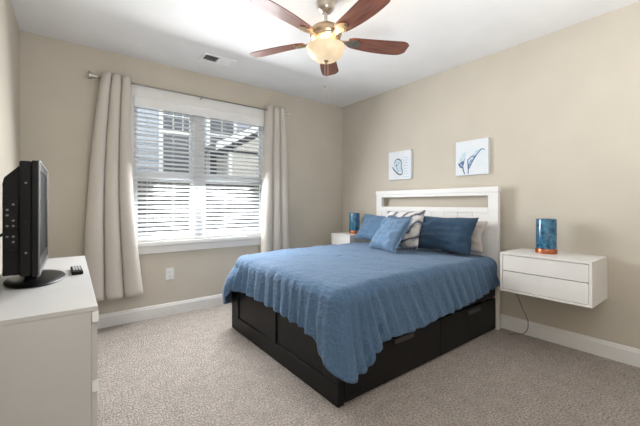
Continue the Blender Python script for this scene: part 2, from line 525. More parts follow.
# ------------------------------------------------------------------ blind
bl = thing('window_blind', ((WX0 + WX1) / 2, YW - 0.03, WZ1), 'white wooden venetian blind with open slats across the window', 'blind')
BX0, BX1 = WX0 + 0.008, WX1 - 0.008
BY = YW + 0.012
b = nb()
prism(b, [(BY - 0.045, WZ1 - 0.108), (BY - 0.045, WZ1 - 0.02), (BY - 0.052, WZ1 - 0.012), (BY - 0.052, WZ1 - 0.003), (BY - 0.033, WZ1 - 0.003), (BY - 0.033, WZ1 - 0.108)], 'X', BX0 - 0.006, BX1 + 0.006)
obj('valance', b, 'slat', bl)
obj('headrail', box(nb(), BX0, BX1, BY - 0.028, BY + 0.028, WZ1 - 0.055, WZ1 - 0.004), 'slat', bl)
b = nb()
pitch = 0.0475
tilt = math.radians(29)
z = WZ1 - 0.115
zs = []
while z > WZ0 + 0.055:
    zs.append(z); z -= pitch
for z in zs:
    poly = []
    for sgn in (1, -1):
        rng = range(0, 5) if sgn == 1 else range(4, -1, -1)
        for k in rng:
            u = -0.0255 + 0.051 * k / 4
            w = 0.0035 * (1 - (u / 0.0255) ** 2) + sgn * 0.0017
            poly.append((BY + u * math.cos(tilt) - w * math.sin(tilt), z + u * math.sin(tilt) + w * math.cos(tilt)))
    prism(b, poly, 'X', BX0, BX1)
obj('slats', b, 'slat_vinyl', bl)
obj('bottom_rail', box(nb(), BX0, BX1, BY - 0.026, BY + 0.026, WZ0 + 0.006, WZ0 + 0.03, 0.004), 'slat', bl)
for x in (BX0 + 0.12, 0.905, 1.50, BX1 - 0.12):
    b = nb()
    for dy in (-0.0255, 0.0255):
        tube(b, [(x, BY + dy, WZ1 - 0.05), (x, BY + dy, WZ0 + 0.02)], 0.0012, 5)
    obj('ladder_cord', b, 'cord_white', bl)

# ------------------------------------------------------------------ curtain rod and curtains
RZ, RY = 2.447, 3.785
rod = thing('curtain_rod', (1.24, RY, RZ), 'thin brushed nickel curtain rod above the window', 'curtain rod')
obj('rod', tube(nb(), [(0.20, RY, RZ), (2.30, RY, RZ)], 0.008, 12), 'rod_nickel', rod, True)
for sx, x in ((-1, 0.215), (1, 2.285)):
    b = nb()
    fs = 1.6 if sx < 0 else 1.0
    lathe(b, [(r_ * fs, z_ * fs) for r_, z_ in [(0.008, 0), (0.013, 0.006), (0.010, 0.014), (0.011, 0.022), (0.021, 0.040), (0.025, 0.052), (0.019, 0.056), (0.004, 0.056)]], (0, 0, 0), 20, axis='X')
    bmesh.ops.transform(b, matrix=Matrix.Translation((x, RY, RZ)) @ Matrix.Scale(sx, 4, (1, 0, 0)), verts=b.verts[:])
    obj('finial', b, 'nickel', rod, True)
for x in (0.235, 1.19, 2.268):
    b = nb()
    box(b, x - 0.012, x + 0.012, YW - 0.006, YW - 0.0005, RZ - 0.03, RZ + 0.03, 0.002)
    tube(b, [(x, YW - 0.005, RZ - 0.012), (x, RY, RZ - 0.012)], 0.005, 8)
    lathe(b, [(0.0085, -0.006), (0.0125, -0.006), (0.0125, 0.006), (0.0085, 0.006)], (x, RY, RZ), 16, axis='X')
    obj('bracket', b, 'rod_nickel', rod, True)

def curtain(top, bot, folds, seed, ztop, zbot, label, bulge):
    t = thing('curtain', ((top[0] + top[1]) / 2, RY, zbot), label, 'curtain', None)
    b = nb()
    nu, nv = 150, 46
    V = []
    for j in range(nv + 1):
        v = j / nv
        z = ztop + (zbot - ztop) * v
        row = []
        for i in range(nu + 1):
            u = i / nu
            e = v ** 0.8
            x0 = top[0] + (bot[0] - top[0]) * e + bulge[0] * math.sin(PI * v)
            x1 = top[1] + (bot[1] - top[1]) * e + bulge[1] * math.sin(PI * v)
            # fold spacing wanders a little on the way down
            uu = u + 0.05 * e * noise.noise(Vector((u * 2.3, v * 0.9, seed))) * math.sin(PI * u)
            ph = 2 * PI * folds * uu
            amp = 0.055 * (1 + 0.18 * e * noise.noise(Vector((u * 3, v * 1.3, seed + 5))))
            w = math.sin(ph + 0.4)
            y = RY + amp * (1 - 2 * abs(math.sin(ph / 2)) ** 0.75) + 0.006 * noise.noise(Vector((u * 7, v * 4, seed + 9)))
            x = x0 + (x1 - x0) * u + -(0.013 + 0.013 * e) * math.sin(ph)
            zz = z + (0.006 * noise.noise(Vector((u * 5, 0, seed))) if j == nv else 0)
            row.append(b.verts.new((x, y, zz)))
        V.append(row)
    for j in range(nv):
        for i in range(nu):
            b.faces.new((V[j][i], V[j][i + 1], V[j + 1][i + 1], V[j + 1][i]))
    o = obj('drape', b, 'curtain', t, True, 180)
    md = o.modifiers.new('thickness', 'SOLIDIFY'); md.thickness = 0.003; md.offset = 0
    for k in range(int(folds * 2 + 1)):
        u = (2 * PI * ((k + 1) // 2) + (0.867 if k % 2 == 0 else -0.867)) / (2 * PI * folds)
        if u > 0.985: continue
        x = top[0] + (top[1] - top[0]) * u
        b = nb()
        n = 20
        mj, mn = 0.022, 0.004
        for a in range(n):
            for c in range(6):
                A, Cc = 2 * PI * a / n, 2 * PI * c / 6
                b.verts.new((mn * math.sin(Cc), (mj + mn * math.cos(Cc)) * math.cos(A), (mj + mn * math.cos(Cc)) * math.sin(A)))
        b.verts.ensure_lookup_table()
        for a in range(n):
            for c in range(6):
                b.faces.new((b.verts[a * 6 + c], b.verts[a * 6 + (c + 1) % 6], b.verts[((a + 1) % n) * 6 + (c + 1) % 6], b.verts[((a + 1) % n) * 6 + c]))
        bmesh.ops.transform(b, matrix=Matrix.Translation((x, RY, RZ)) @ Matrix.Rotation(0.9 * (1 if k % 2 else -1), 4, 'Z'), verts=b.verts[:])
        obj('grommet', b, 'rod_nickel', t, True)
    return t
curtain((0.235, 0.482), (0.085, 0.595), 3.0, 1.0, 2.495, 0.298, 'long greige linen curtain on the left of the window behind the dresser', (-0.02, -0.05))
curtain((2.02, 2.285), (1.955, 2.37), 3.0, 6.0, 2.505, 0.30, 'long greige linen curtain on the right of the window behind the bed', (-0.01, 0.0))

# ------------------------------------------------------------------ outlet and ceiling vent
ot = thing('wall_outlet', (0.865, YW, 0.452), 'white double outlet on the wall below the window', 'outlet')
obj('cover_plate', box(nb(), 0.823, 0.907, YW - 0.007, YW - 0.0003, 0.388, 0.518, 0.003), 'plastic_white', ot)
for z in (0.432, 0.474):
    so = obj('socket', box(nb(), 0.848, 0.882, YW - 0.0095, YW - 0.0065, z - 0.015, z + 0.015, 0.002), 'plastic_white', ot)
    b = nb(); box(b, 0.857, 0.8595, YW - 0.0099, YW - 0.009, z - 0.004, z + 0.006); box(b, 0.8705, 0.873, YW - 0.0099, YW - 0.009, z - 0.004, z + 0.006); box(b, 0.863, 0.867, YW - 0.0099, YW - 0.009, z - 0.011, z - 0.007)
    obj('slot', b, 'dark_slot', so)

vt = thing('ceiling_vent', (1.23, 3.39, H), 'white rectangular air vent in the ceiling near the window', 'vent')
b = nb(); vx0, vx1, vy0, vy1 = 1.06, 1.40, 3.295, 3.485
box(b, vx0, vx1, vy0, vy0 + 0.03, H - 0.010, H - 0.0005, 0.003); box(b, vx0, vx1, vy1 - 0.03, vy1, H - 0.010, H - 0.0005, 0.003)
box(b, vx0, vx0 + 0.03, vy0 + 0.03, vy1 - 0.03, H - 0.010, H - 0.0005, 0.003); box(b, vx1 - 0.03, vx1, vy0 + 0.03, vy1 - 0.03, H - 0.010, H - 0.0005, 0.003)
box(b, 1.222, 1.238, vy0 + 0.03, vy1 - 0.03, H - 0.010, H - 0.0005)
obj('vent_frame', b, 'plastic_white', vt)
obj('vent_duct', box(nb(), vx0 + 0.03, vx1 - 0.03, vy0 + 0.03, vy1 - 0.03, H - 0.0015, H - 0.0006), 'dark_slot', vt)
for x0, x1, s in ((vx0 + 0.03, 1.222, 1), (1.238, vx1 - 0.03, -1)):
    b = nb()
    for i in range(7):
        y = vy0 + 0.042 + i * 0.0175
        prism(b, [(y - s * 0.006, H - 0.009), (y - s * 0.006 + 0.0015, H - 0.009), (y + s * 0.006 + 0.0015, H - 0.0018), (y + s * 0.006, H - 0.0018)], 'X', x0, x1)
    obj('louvers', b, 'plastic_white', vt)

# ------------------------------------------------------------------ ceiling fan with light
FX, FY = 1.526, 1.928
fan = thing('ceiling_fan', (FX, FY, H), 'five bladed wooden ceiling fan with a glowing bowl light', 'ceiling fan')
c0 = (FX, FY, 0)
obj('canopy', lathe(nb(), [(0.02, H - 0.0005), (0.074, H - 0.0005), (0.076, H - 0.012), (0.070, H - 0.020), (0.066, H - 0.045), (0.050, H - 0.070), (0.028, H - 0.082), (0.014, H - 0.084)], c0), 'nickel', fan, True)
obj('downrod', lathe(nb(), [(0.013, H - 0.083), (0.013, 2.585), (0.022, 2.582), (0.026, 2.565), (0.018, 2.560)], c0, 20), 'nickel', fan, True)
obj('motor_housing', lathe(nb(), [(0.02, 2.575), (0.055, 2.570), (0.095, 2.552), (0.118, 2.530), (0.122, 2.505), (0.116, 2.490), (0.110, 2.482), (0.112, 2.470), (0.100, 2.452), (0.078, 2.440), (0.074, 2.432), (0.05, 2.430)], c0, 40), 'bronze_nickel', fan, True)
obj('light_kit', lathe(nb(), [(0.05, 2.432), (0.072, 2.430), (0.074, 2.412), (0.066, 2.400), (0.06, 2.395)], c0, 32), 'bronze_nickel', fan, True)

def blade_bm(ang):
    b = nb()
    L0, L1 = 0.175, 0.665
    n = 26
    up, dn = [], []
    tiltb = math.radians(-12)
    for i in range(n + 1):
        t = i / n
        r = L0 + (L1 - L0) * t
        w = 0.052 + 0.026 * math.sin(min(1, t * 1.25) * PI * 0.5)
        if t > 0.86: w *= math.sqrt(max(0.0, 1 - ((t - 0.86) / 0.14) ** 2 * 0.72))
        if t < 0.06: w *= 0.75 + 0.25 * t / 0.06
        skew = 0.012 * math.sin(t * PI)
        up.append((r, w + skew)); dn.append((r, -w + skew))
    poly = up + dn[::-1]
    prism(b, [(x, y) for x, y in poly], 'Z', -0.003, 0.003)
    mt = Matrix.Translation((FX, FY, 2.462)) @ Matrix.Rotation(ang, 4, 'Z') @ Matrix.Rotation(tiltb, 4, 'X')
    return b, mt
def iron_bm():
    b = nb()
    poly = [(0.085, 0.020), (0.13, 0.016), (0.17, 0.022), (0.205, 0.040), (0.235, 0.042), (0.262, 0.028), (0.275, 0.0), (0.262, -0.028), (0.235, -0.042), (0.205, -0.040), (0.17, -0.022), (0.13, -0.016), (0.085, -0.020)]
    prism(b, poly, 'Z', -0.0105, -0.0032)
    box(b, 0.055, 0.11, -0.018, 0.018, -0.014, 0.012, 0.004)
    for x, y in ((0.215, 0.024), (0.215, -0.024), (0.252, 0.0)):
        lathe(b, [(0.004, -0.0135), (0.006, -0.012), (0.006, -0.0104)], (x, y, 0), 8)
    return b
for k in range(5):
    a = math.radians(119 - 72 * k)
    b, mt = blade_bm(a)
    bl_o = obj('blade', b, 'fan_wood', None, False)
    bl_o.parent = fan
    bl_o.matrix_local = Matrix.Translation((-FX, -FY, -H)) @ mt
    ir = iron_bm()
    io = obj('blade_iron', ir, 'bronze_nickel', None, True)
    io.parent = bl_o
ob = obj('light_bowl', lathe(nb(), [(0.010, 2.300), (0.045, 2.303), (0.085, 2.316), (0.118, 2.340), (0.138, 2.370), (0.145, 2.396), (0.1465, 2.404), (0.142, 2.404), (0.134, 2.370), (0.114, 2.344), (0.082, 2.321), (0.04, 2.309), (0.010, 2.307)], c0, 48), 'bowl', fan, True)
obj('bowl_finial', lathe(nb(), [(0.004, 2.276), (0.010, 2.280), (0.012, 2.287), (0.008, 2.292), (0.022, 2.300), (0.023, 2.306), (0.01, 2.310)], c0, 20), 'bronze_nickel', fan, True)
for dx, dy, z0 in ((0.012, -0.012, 2.03), (-0.012, -0.005, 2.10)):
    ch = obj('pull_chain', tube(nb(), [(FX + dx, FY + dy, 2.30), (FX + dx, FY + dy, z0)], 0.0016, 6), 'nickel', fan)
    obj('chain_knob', lathe(nb(), [(0.002, 0.02), (0.005, 0.014), (0.006, 0.004), (0.003, -0.004)], (FX + dx, FY + dy, z0), 10), 'bronze_nickel', ch, True)
# the two bulbs inside the bowl
for dx, dy in ((0.06, 0.03), (-0.05, -0.05)):
    ld = bpy.data.lights.new('fan_bulb', 'POINT')
    ld.energy = 3.2
    ld.color = (1.0, 0.82, 0.6)
    ld.shadow_soft_size = 0.06
    lo = bpy.data.objects.new('fan_bulb', ld)
    COL.objects.link(lo); lo.parent = fan
    lo.location = (dx * 1.3, dy * 1.3, 2.385 - H)

# ------------------------------------------------------------------ dresser
DX0, DX1, DY0, DY1, DH = -0.345, 0.092, 1.723, 3.455, 0.78
dr = thing('dresser', ((DX0 + DX1) / 2, (DY0 + DY1) / 2, 0), 'long white dresser against the left wall under the television', 'dresser')
b = nb()
f0 = DX1 - 0.021
box(b, DX0, f0 - 0.001, DY0, DY0 + 0.022, 0, DH - 0.0205, 0.001); box(b, DX0, f0 - 0.001, DY1 - 0.022, DY1, 0, DH - 0.0205, 0.001)
box(b, DX0, DX0 + 0.01, DY0 + 0.022, DY1 - 0.022, 0.02, DH - 0.0205)
ym = (DY0 + DY1) / 2
box(b, DX0 + 0.01, f0 - 0.02, ym - 0.01, ym + 0.01, 0.04, DH - 0.0205)
box(b, DX0 + 0.01, f0 - 0.012, DY0 + 0.022, DY1 - 0.022, 0.02, 0.045)
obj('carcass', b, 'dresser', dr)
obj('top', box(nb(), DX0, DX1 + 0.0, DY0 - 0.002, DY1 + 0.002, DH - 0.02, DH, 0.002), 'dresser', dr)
for z0, z1 in ((0.458, 0.745), (0.035, 0.443)):
    for ya, yb in ((DY0 + 0.001, ym - 0.002), (ym + 0.002, DY1 - 0.001)):
        b = nb()
        prism(b, [(f0, z0), (DX1 - 0.001, z0), (DX1 - 0.001, z1 - 0.022), (f0 + 0.004, z1), (f0, z1)], 'Y', ya, yb)
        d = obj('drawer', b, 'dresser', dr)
        b = nb(); box(b, DX0 + 0.03, f0, ya + 0.035, yb - 0.035, z0 + 0.03, z1 - 0.06)
        obj('drawer_box', b, 'dresser', d)
        b = nb(); prism(b, [(ya - 0.014, z1 - 0.030), (ya + 0.002, z1 + 0.012), (ya + 0.012, z1 + 0.012), (ya + 0.012, z1 - 0.030)], 'X', f0 + 0.001, DX1 + 0.003)  # added wedge in brighter white, stands for light on the drawer's bevelled edge
        tag(obj('lit_bevel_wedge', b, 'plastic_white', d), 'white wedge added for the lit drawer bevel')

# ------------------------------------------------------------------ television
TX, TY0, TY1, TZ0, TZ1 = -0.130, 2.18, 2.92, 0.86, 1.445
tym = (TY0 + TY1) / 2
tv = thing('television', (-0.165, tym, DH), 'black flat television on an oval stand on the white dresser', 'television')
obj('stand_base', lathe(nb(), [(0.02, DH + 0.0005), (0.97, DH + 0.0005), (1.0, DH + 0.006), (0.96, DH + 0.014), (0.5, DH + 0.024), (0.02, DH + 0.026)], (-0.165, tym, 0), 56, 0.138, 0.262), 'black_gloss', tv, True, 60)
b = nb(); prism(b, [(tym - 0.12, DH + 0.018), (tym + 0.12, DH + 0.018), (tym + 0.09, TZ0 + 0.02), (tym - 0.09, TZ0 + 0.02)], 'X', -0.205, -0.155)
obj('stand_neck', b, 'black_gloss', tv)
b = nb()
bw = 0.042
bb = 0.075
box(b, TX - 0.03, TX, TY0, TY0 + bw, TZ0, TZ1, 0.006); box(b, TX - 0.03, TX, TY1 - bw, TY1, TZ0, TZ1, 0.006)
box(b, TX - 0.029, TX - 0.001, TY0 + bw - 0.006, TY1 - bw + 0.006, TZ1 - bw, TZ1 - 0.001, 0.003); box(b, TX - 0.029, TX - 0.001, TY0 + bw - 0.006, TY1 - bw + 0.006, TZ0 + 0.001, TZ0 + bb, 0.003)
obj('bezel', b, 'black_gloss', tv)
obj('screen', box(nb(), TX - 0.028, TX - 0.006, TY0 + bw - 0.002, TY1 - bw + 0.002, TZ0 + bb - 0.002, TZ1 - bw + 0.002), 'screen', tv)
b = nb()
box(b, TX - 0.004, TX + 0.0035, TY0 - 0.002, TY0 + 0.008, TZ0 - 0.003, TZ1 + 0.003, 0.002)
box(b, TX - 0.004, TX + 0.0035, TY1 - 0.008, TY1 + 0.002, TZ0 - 0.003, TZ1 + 0.003, 0.002)
box(b, TX - 0.004, TX + 0.0035, TY0 + 0.008, TY1 - 0.008, TZ1 - 0.006, TZ1 + 0.003, 0.002)
box(b, TX - 0.004, TX + 0.0035, TY0 + 0.008, TY1 - 0.008, TZ0 - 0.003, TZ0 + 0.02, 0.002)
tag(obj('trim_strip', b, 'silver', tv), 'silver trim strip round the screen bezel')
b = nb()
box(b, TX - 0.075, TX - 0.0305, TY0 + 0.004, TY1 - 0.004, TZ0 + 0.004, TZ1 - 0.004, 0.008)
t = nb()
prism(t, [(TX - 0.074, TZ1 - 0.025), (TX - 0.132, TZ1 - 0.09), (TX - 0.138, TZ1 - 0.12), (TX - 0.138, TZ0 + 0.01), (TX - 0.074, TZ0 + 0.01)], 'Y', TY0 + 0.03, TY1 - 0.03)
merge(b, t)
obj('back_shell', b, 'black_matte', tv)
b = nb(); box(b, TX - 0.134, TX - 0.080, TY0 + 0.022, TY0 + 0.0305, TZ0 + 0.13, TZ1 - 0.20, 0.002)
pp = tag(obj('port_panel', b, 'black_gloss', tv), 'glossy side panel with rows of sockets')
rp = random.Random(4)
for r in range(9):
    for cidx in range(2):
        if rp.random() < 0.2: continue
        b = nb()
        zc = TZ0 + 0.150 + r * 0.0265
        xc = TX - 0.120 + cidx * 0.022
        kind = rp.random()
        if kind < 0.45:
            box(b, xc - 0.008, xc + 0.008, TY0 + 0.0195, TY0 + 0.0225, zc - 0.005, zc + 0.005, 0.001)
        else:
            lathe(b, [(0.002, 0), (0.0055, 0), (0.0055, 0.004), (0.002, 0.004)], (xc, TY0 + 0.0185, zc), 12, axis='Y')
        obj('socket', b, 'port' if kind > 0.3 else 'black_matte', pp, True)
obj('side_button', box(nb(), TX - 0.056, TX - 0.046, TY0 + 0.001, TY0 + 0.006, TZ0 + 0.27, TZ0 + 0.285, 0.001), 'black_gloss', tv)
for z in (TZ0 + 0.12, TZ0 + 0.47):
    obj('shell_clip', lathe(nb(), [(0.001, 0), (0.005, 0), (0.005, 0.004), (0.001, 0.004)], (TX - 0.05, TY0 + 0.0015, z), 12, axis='Y'), 'silver', tv, True)
pts = []
for i in range(17):
    t_ = i / 16
    P0, P1, P2, P3 = Vector((TX - 0.082, TY0 + 0.018, 1.10)), Vector((TX - 0.10, TY0 - 0.04, 1.11)), Vector((-0.255, TY0 - 0.04, 1.09)), Vector((-0.345, TY0 + 0.0, 1.00))
    pts.append(P0 * (1 - t_) ** 3 + P1 * 3 * t_ * (1 - t_) ** 2 + P2 * 3 * t_ * t_ * (1 - t_) + P3 * t_ ** 3)
obj('cable', tube(nb(), pts, 0.006, 8), 'black_matte', tv, True)

# ------------------------------------------------------------------ remote
rm = thing('remote_control', (0.028, 2.665, DH), 'black remote control on the dresser beside the television', 'remote control')
mr = Matrix.Translation((0.028, 2.665, DH + 0.0005)) @ Matrix.Rotation(math.radians(2), 4, 'Z')
b = nb(); box(b, -0.029, 0.029, -0.118, 0.118, 0, 0.021, 0.006, 3)
bmesh.ops.transform(b, matrix=mr, verts=b.verts[:])
obj('body', b, 'black_matte', rm)
for r in range(7):
    for cidx in range(3):
        b = nb()
        xx, yy = -0.015 + cidx * 0.015, 0.095 - r * 0.024
        box(b, xx - 0.0056, xx + 0.0056, yy - 0.0085, yy + 0.0085, 0.0205, 0.0245, 0.001)
        bmesh.ops.transform(b, matrix=mr, verts=b.verts[:])
        obj('button', b, 'rubber', rm)

# ------------------------------------------------------------------ bed
BXF, BXH, BY0, BY1 = 1.28, 3.28, 1.485, 3.105
bed = thing('bed', ((BXF + BXH) / 2, (BY0 + BY1) / 2, 0), 'black wooden storage bed with a white headboard', 'bed')
b = nb()
fz0, fz1 = 0.002, 0.462
st = 0.13
box(b, BXF, BXF + 0.012, BY0, BY1, fz0, fz1)              # recessed panel backing
x0, x1 = BXF - 0.0, BXF + 0.038
box(b, x0 + 0.012, x1, BY0, BY1, fz0, fz1, 0.002)
foot = obj('footboard', b, 'black_wood', bed)
def fbox(name, ya, yb, za, zb):
    obj(name, box(nb(), BXF - 0.012, BXF + 0.001, ya, yb, za, zb, 0.003), 'black_wood', foot)
fbox('bottom_rail', BY0, BY1, fz0, 0.132); fbox('top_rail', BY0, BY1, 0.405, fz1)
fbox('stile', BY0, BY0 + 0.13, 0.1325, 0.4045); fbox('stile', BY1 - 0.155, BY1, 0.1325, 0.4045); fbox('stile', 2.235, 2.36, 0.1325, 0.4045)
for yy, nm in ((BY0, 'side_rail'), (BY1 - 0.03, 'side_rail')):
    obj(nm, box(nb(), BXF + 0.039, BXH, yy, yy + 0.03, 0.325, fz1, 0.002), 'black_wood', bed)
obj('far_side_panel', box(nb(), BXF + 0.039, BXH, BY1 - 0.03, BY1, 0.012, 0.3245, 0.002), 'black_wood', bed)
obj('bed_base', box(nb(), BXF + 0.039, BXH, BY0 + 0.031, BY1 - 0.031, 0.33, 0.40), 'black_wood', bed)
xm = 2.335
for xa, xb, ha in ((BXF + 0.041, xm - 0.003, 1.865), (xm + 0.003, BXH - 0.002, 2.835)):
    b = nb(); box(b, xa, xb, BY0 - 0.004, BY0 + 0.016, 0.016, 0.308, 0.002)
    box(b, xa + 0.03, xb - 0.03, BY0 + 0.016, BY0 + 0.55, 0.03, 0.25)
    d = obj('drawer', b, 'black_wood', bed)
    b = nb()
    prism(b, [(BY0 - 0.0245, 0.262), (BY0 - 0.0245, 0.288), (BY0 - 0.0215, 0.293), (BY0 - 0.0045, 0.298), (BY0 - 0.0045, 0.291), (BY0 - 0.019, 0.287), (BY0 - 0.021, 0.262)], 'X', ha - 0.105, ha + 0.105)
    tag(obj('drawer_handle', b, M['handle'] if 'handle' in M else 'black_matte', d), 'dark grey flat pull handle')

HX0, HX1, HY0, HY1, HZ = 3.285, 3.335, 1.463, 3.045, 1.395
b = nb()
sl0, sl1 = 1.19, 1.31
ws = 0.095
box(b, HX0, HX1, HY0, HY0 + ws, 0.0, HZ - 0.052, 0.002); box(b, HX0, HX1, HY1 - ws, HY1, 0.0, HZ - 0.052, 0.002)
box(b, HX0, HX1, HY0 + ws, HY1 - ws, sl1, HZ - 0.052, 0.002)
box(b, HX0 - 0.006, HX1, HY0 - 0.006, HY1 + 0.006, HZ - 0.0515, HZ, 0.003)
box(b, HX0, HX1, HY0 + ws, HY1 - ws, 1.135, sl0, 0.002)
box(b, HX0 + 0.014, HX1, HY0 + ws, HY1 - ws, 0.30, 1.134)
hb = tag(obj('headboard', b, 'white_wood', bed), 'white headboard with a long open slot')
b = nb()
yy = HY0 + ws + 0.002
k = 0
while yy < HY1 - ws - 0.01:
    w = min(0.158, HY1 - ws - yy - 0.002)
    box(b, HX0 + 0.006, HX0 + 0.0138, yy, yy + w, 0.45, 1.134, 0.002)
    yy += 0.161
obj('headboard_panel', b, 'white_wood', hb)

mt_o = tag(obj('mattress', box(nb(), BXF + 0.045, BXH - 0.005, BY0 + 0.04, BY1 - 0.04, 0.402, 0.672, 0.04, 4), 'mattress', None, True),
           'thick pale mattress under the blue duvet on the bed', 'mattress')

# ------------------------------------------------------------------ duvet
def interp(tab, x):
    if x <= tab[0][0]: return tab[0][1]
    for (a, va), (c, vc) in zip(tab, tab[1:]):
        if x <= c:
            t = (x - a) / (c - a)
            return va + (vc - va) * t
    return tab[-1][1]

def duvet():
    xh = 3.235
    ex, ey0, ey1 = BXF - 0.005, BY0 + 0.0, BY1 - 0.0        # outline of the mattress edge
    R = 0.055
    RL = 0.21
    path = []          # (pos, normal, side, coord)
    n1 = 120
    for i in range(n1):
        x = xh + (ex + RL - xh) * i / n1
        path.append((Vector((x, ey1)), Vector((0, 1)), 'L', x))
    for i in range(24):
        a = PI / 2 * i / 24
        nrm = Vector((-math.sin(a), math.cos(a)))
        path.append((Vector((ex + RL, ey1 - RL)) + nrm * RL, nrm, 'LC', a))
    n2 = 110
    for i in range(n2):
        y = ey1 - RL + (ey0 + R + RL - ey1) * i / n2
        path.append((Vector((ex, y)), Vector((-1, 0)), 'F', y))
    for i in range(24):
        a = PI / 2 * i / 24
        nrm = Vector((-math.cos(a), -math.sin(a)))
        path.append((Vector((ex + R, ey0 + R)) + nrm * R, nrm, 'RC', a))
    n3 = 150
    for i in range(n3 + 1):
        x = ex + R + (xh - ex - R) * i / n3
        path.append((Vector((x, ey0)), Vector((0, -1)), 'R', x))
    footh = [(1.54, 0.262), (1.60, 0.292), (1.635, 0.345), (1.67, 0.378), (1.83, 0.402), (2.05, 0.418), (2.3, 0.422), (2.53, 0.435), (2.82, 0.43), (2.90, 0.415)]
    sideh = [(1.375, 0.185), (1.45, 0.19), (1.475, 0.215), (1.51, 0.265), (1.60, 0.308), (1.69, 0.330), (1.98, 0.322), (2.24, 0.348), (2.55, 0.362), (2.77, 0.382), (3.0, 0.41), (3.2, 0.448)]
    lefth = [(1.375, 0.205), (1.45, 0.27), (1.55, 0.35), (2.2, 0.36), (3.2, 0.44)]
    def topz(x, y):
        cx, cy = (x - 2.25), (y - 2.295)
        z = 0.742 - 0.02 * (cx / 1.0) ** 2 - 0.015 * (cy / 0.8) ** 2
        if x > 2.75: z -= 0.0 * (x - 2.75)
        z += 0.010 * noise.noise(Vector((x * 3.0, y * 2.2, 1.0)))
        z += 0.007 * noise.noise(Vector((x * 8.0 + y * 3, y * 6.0, 4.0))) + 0.003 * noise.noise(Vector((x * 24 + y * 9, y * 16.0, 6.0)))
        # soft ridges left from spreading the duvet
        z += 0.006 * math.sin(9 * (x * 0.9 + 0.55 * y) + 2.2 * noise.noise(Vector((x * 2, y * 2, 8)))) * (0.4 + 0.6 * noise.noise(Vector((x * 1.3, y * 1.3, 2))))
        return z
    b = nb()
    rows = []
    NI, NR, NS = 26, 9, 26
    rr = 0.092
    S_LC = (xh - ex - RL) + RL * PI / 4
    S_RC = (xh - ex - RL) + RL * PI / 2 + (ey1 - ey0 - R - RL) + R * PI / 4
    s = 0.0
    prev = None
    for p, nrm, side, cc in path:
        if prev is not None: s += (p - prev).length
        prev = p
        row = []
        sx = min(max(p.x, 1.95), xh)
        sp = Vector((sx, 2.295))
        pin = p - nrm * 0.05
        for i in range(NI):
            w = i / NI
            w = 1 - (1 - w) ** 1.25
            q = sp.lerp(pin, w)
            row.append(b.verts.new((q.x, q.y, topz(q.x, q.y))))
        zt = topz(pin.x, pin.y)
        if side == 'F': hem = interp(footh, cc)
        elif side == 'R': hem = interp(sideh, cc)
        elif side == 'L': hem = interp(lefth, cc)
        elif side == 'LC': hem = 0.205 + 0.2 * (cc / (PI / 2)) ** 3
        else: hem = 0.262 - 0.077 * math.sin(cc) ** 1.5
        hem += 0.008 * noise.noise(Vector((s * 9, 0, 3))) + 0.006 * noise.noise(Vector((s * 21, 0, 5)))
        def near(c, w):          # 1 at the middle of a corner, fading along the edge
            d = abs(s - c) / w
            return 0 if d >= 1 else (1 - d * d) ** 2
        cornerness = near(S_RC, 0.42)
        cl = near(S_LC, 0.34)
        onright = min(1, max(0, (s - S_RC) / 0.25))
        onleft = min(1, max(0, (S_LC - s) / 0.25))
        def fold(t, z):
            A = 0.0125 + 0.001 * onright + 0.004 * onleft
            A *= 0.75 + 0.9 * noise.noise(Vector((s * 3.1, 0.4, 41)))
            ph = (s + 0.5 * onright * z) * 2 * PI / 0.125 + 3.6 * noise.noise(Vector((s * 2.4, z * 1.1, 11)))
            v = A * (math.sin(ph) + 0.35 * math.sin(2.1 * ph + 1 + 2 * noise.noise(Vector((s * 4, z * 2, 23)))))
            v *= min(1, 0.12 + t * 1.1)
            v += 0.016 * noise.noise(Vector((s * 4.5, z * 3, 31))) * t
            v += 0.004 * noise.noise(Vector((s * 26 + z * 9, z * 9, 37))) * min(1, 0.4 + t)
            v += 0.020 * cornerness * t * math.sin((s - S_RC) * 2 * PI / 0.24 + 0.8 + z * 2)
            return v
        for i in range(1, NR + 1):
            a = PI / 2 * i / NR
            q = pin + nrm * (rr * math.sin(a))
            z = zt - rr * (1 - math.cos(a))
            f = fold(0.0 + 0.25 * i / NR, z) * (i / NR)
            q = q + nrm * f
            row.append(b.verts.new((q.x, q.y, z + 0.5 * f)))
        z0 = zt - rr
        for i in range(1, NS + 1):
            t = i / NS
            z = z0 + (hem - z0) * t
            flare = 0.012 * t + 0.016 * cornerness * t + 0.30 * cl * t * (1 - 0.66 * t)
            q = pin + nrm * (rr + flare + max(-0.018, fold(0.25 + 0.75 * t, z)))
            row.append(b.verts.new((q.x, q.y, z)))
        rows.append(row)
    for A, B in zip(rows, rows[1:]):
        for i in range(len(A) - 1):
            f = b.faces.new((A[i], A[i + 1], B[i + 1], B[i]))
    bmesh.ops.remove_doubles(b, verts=b.verts[:], dist=0.0004)
    o = obj('duvet', b, 'duvet', None, True, 180)
    md = o.modifiers.new('thickness', 'SOLIDIFY'); md.thickness = 0.012; md.offset = -1
    return tag(o, 'rumpled denim blue duvet spread over the bed with drooping corners', 'duvet')
duvet()

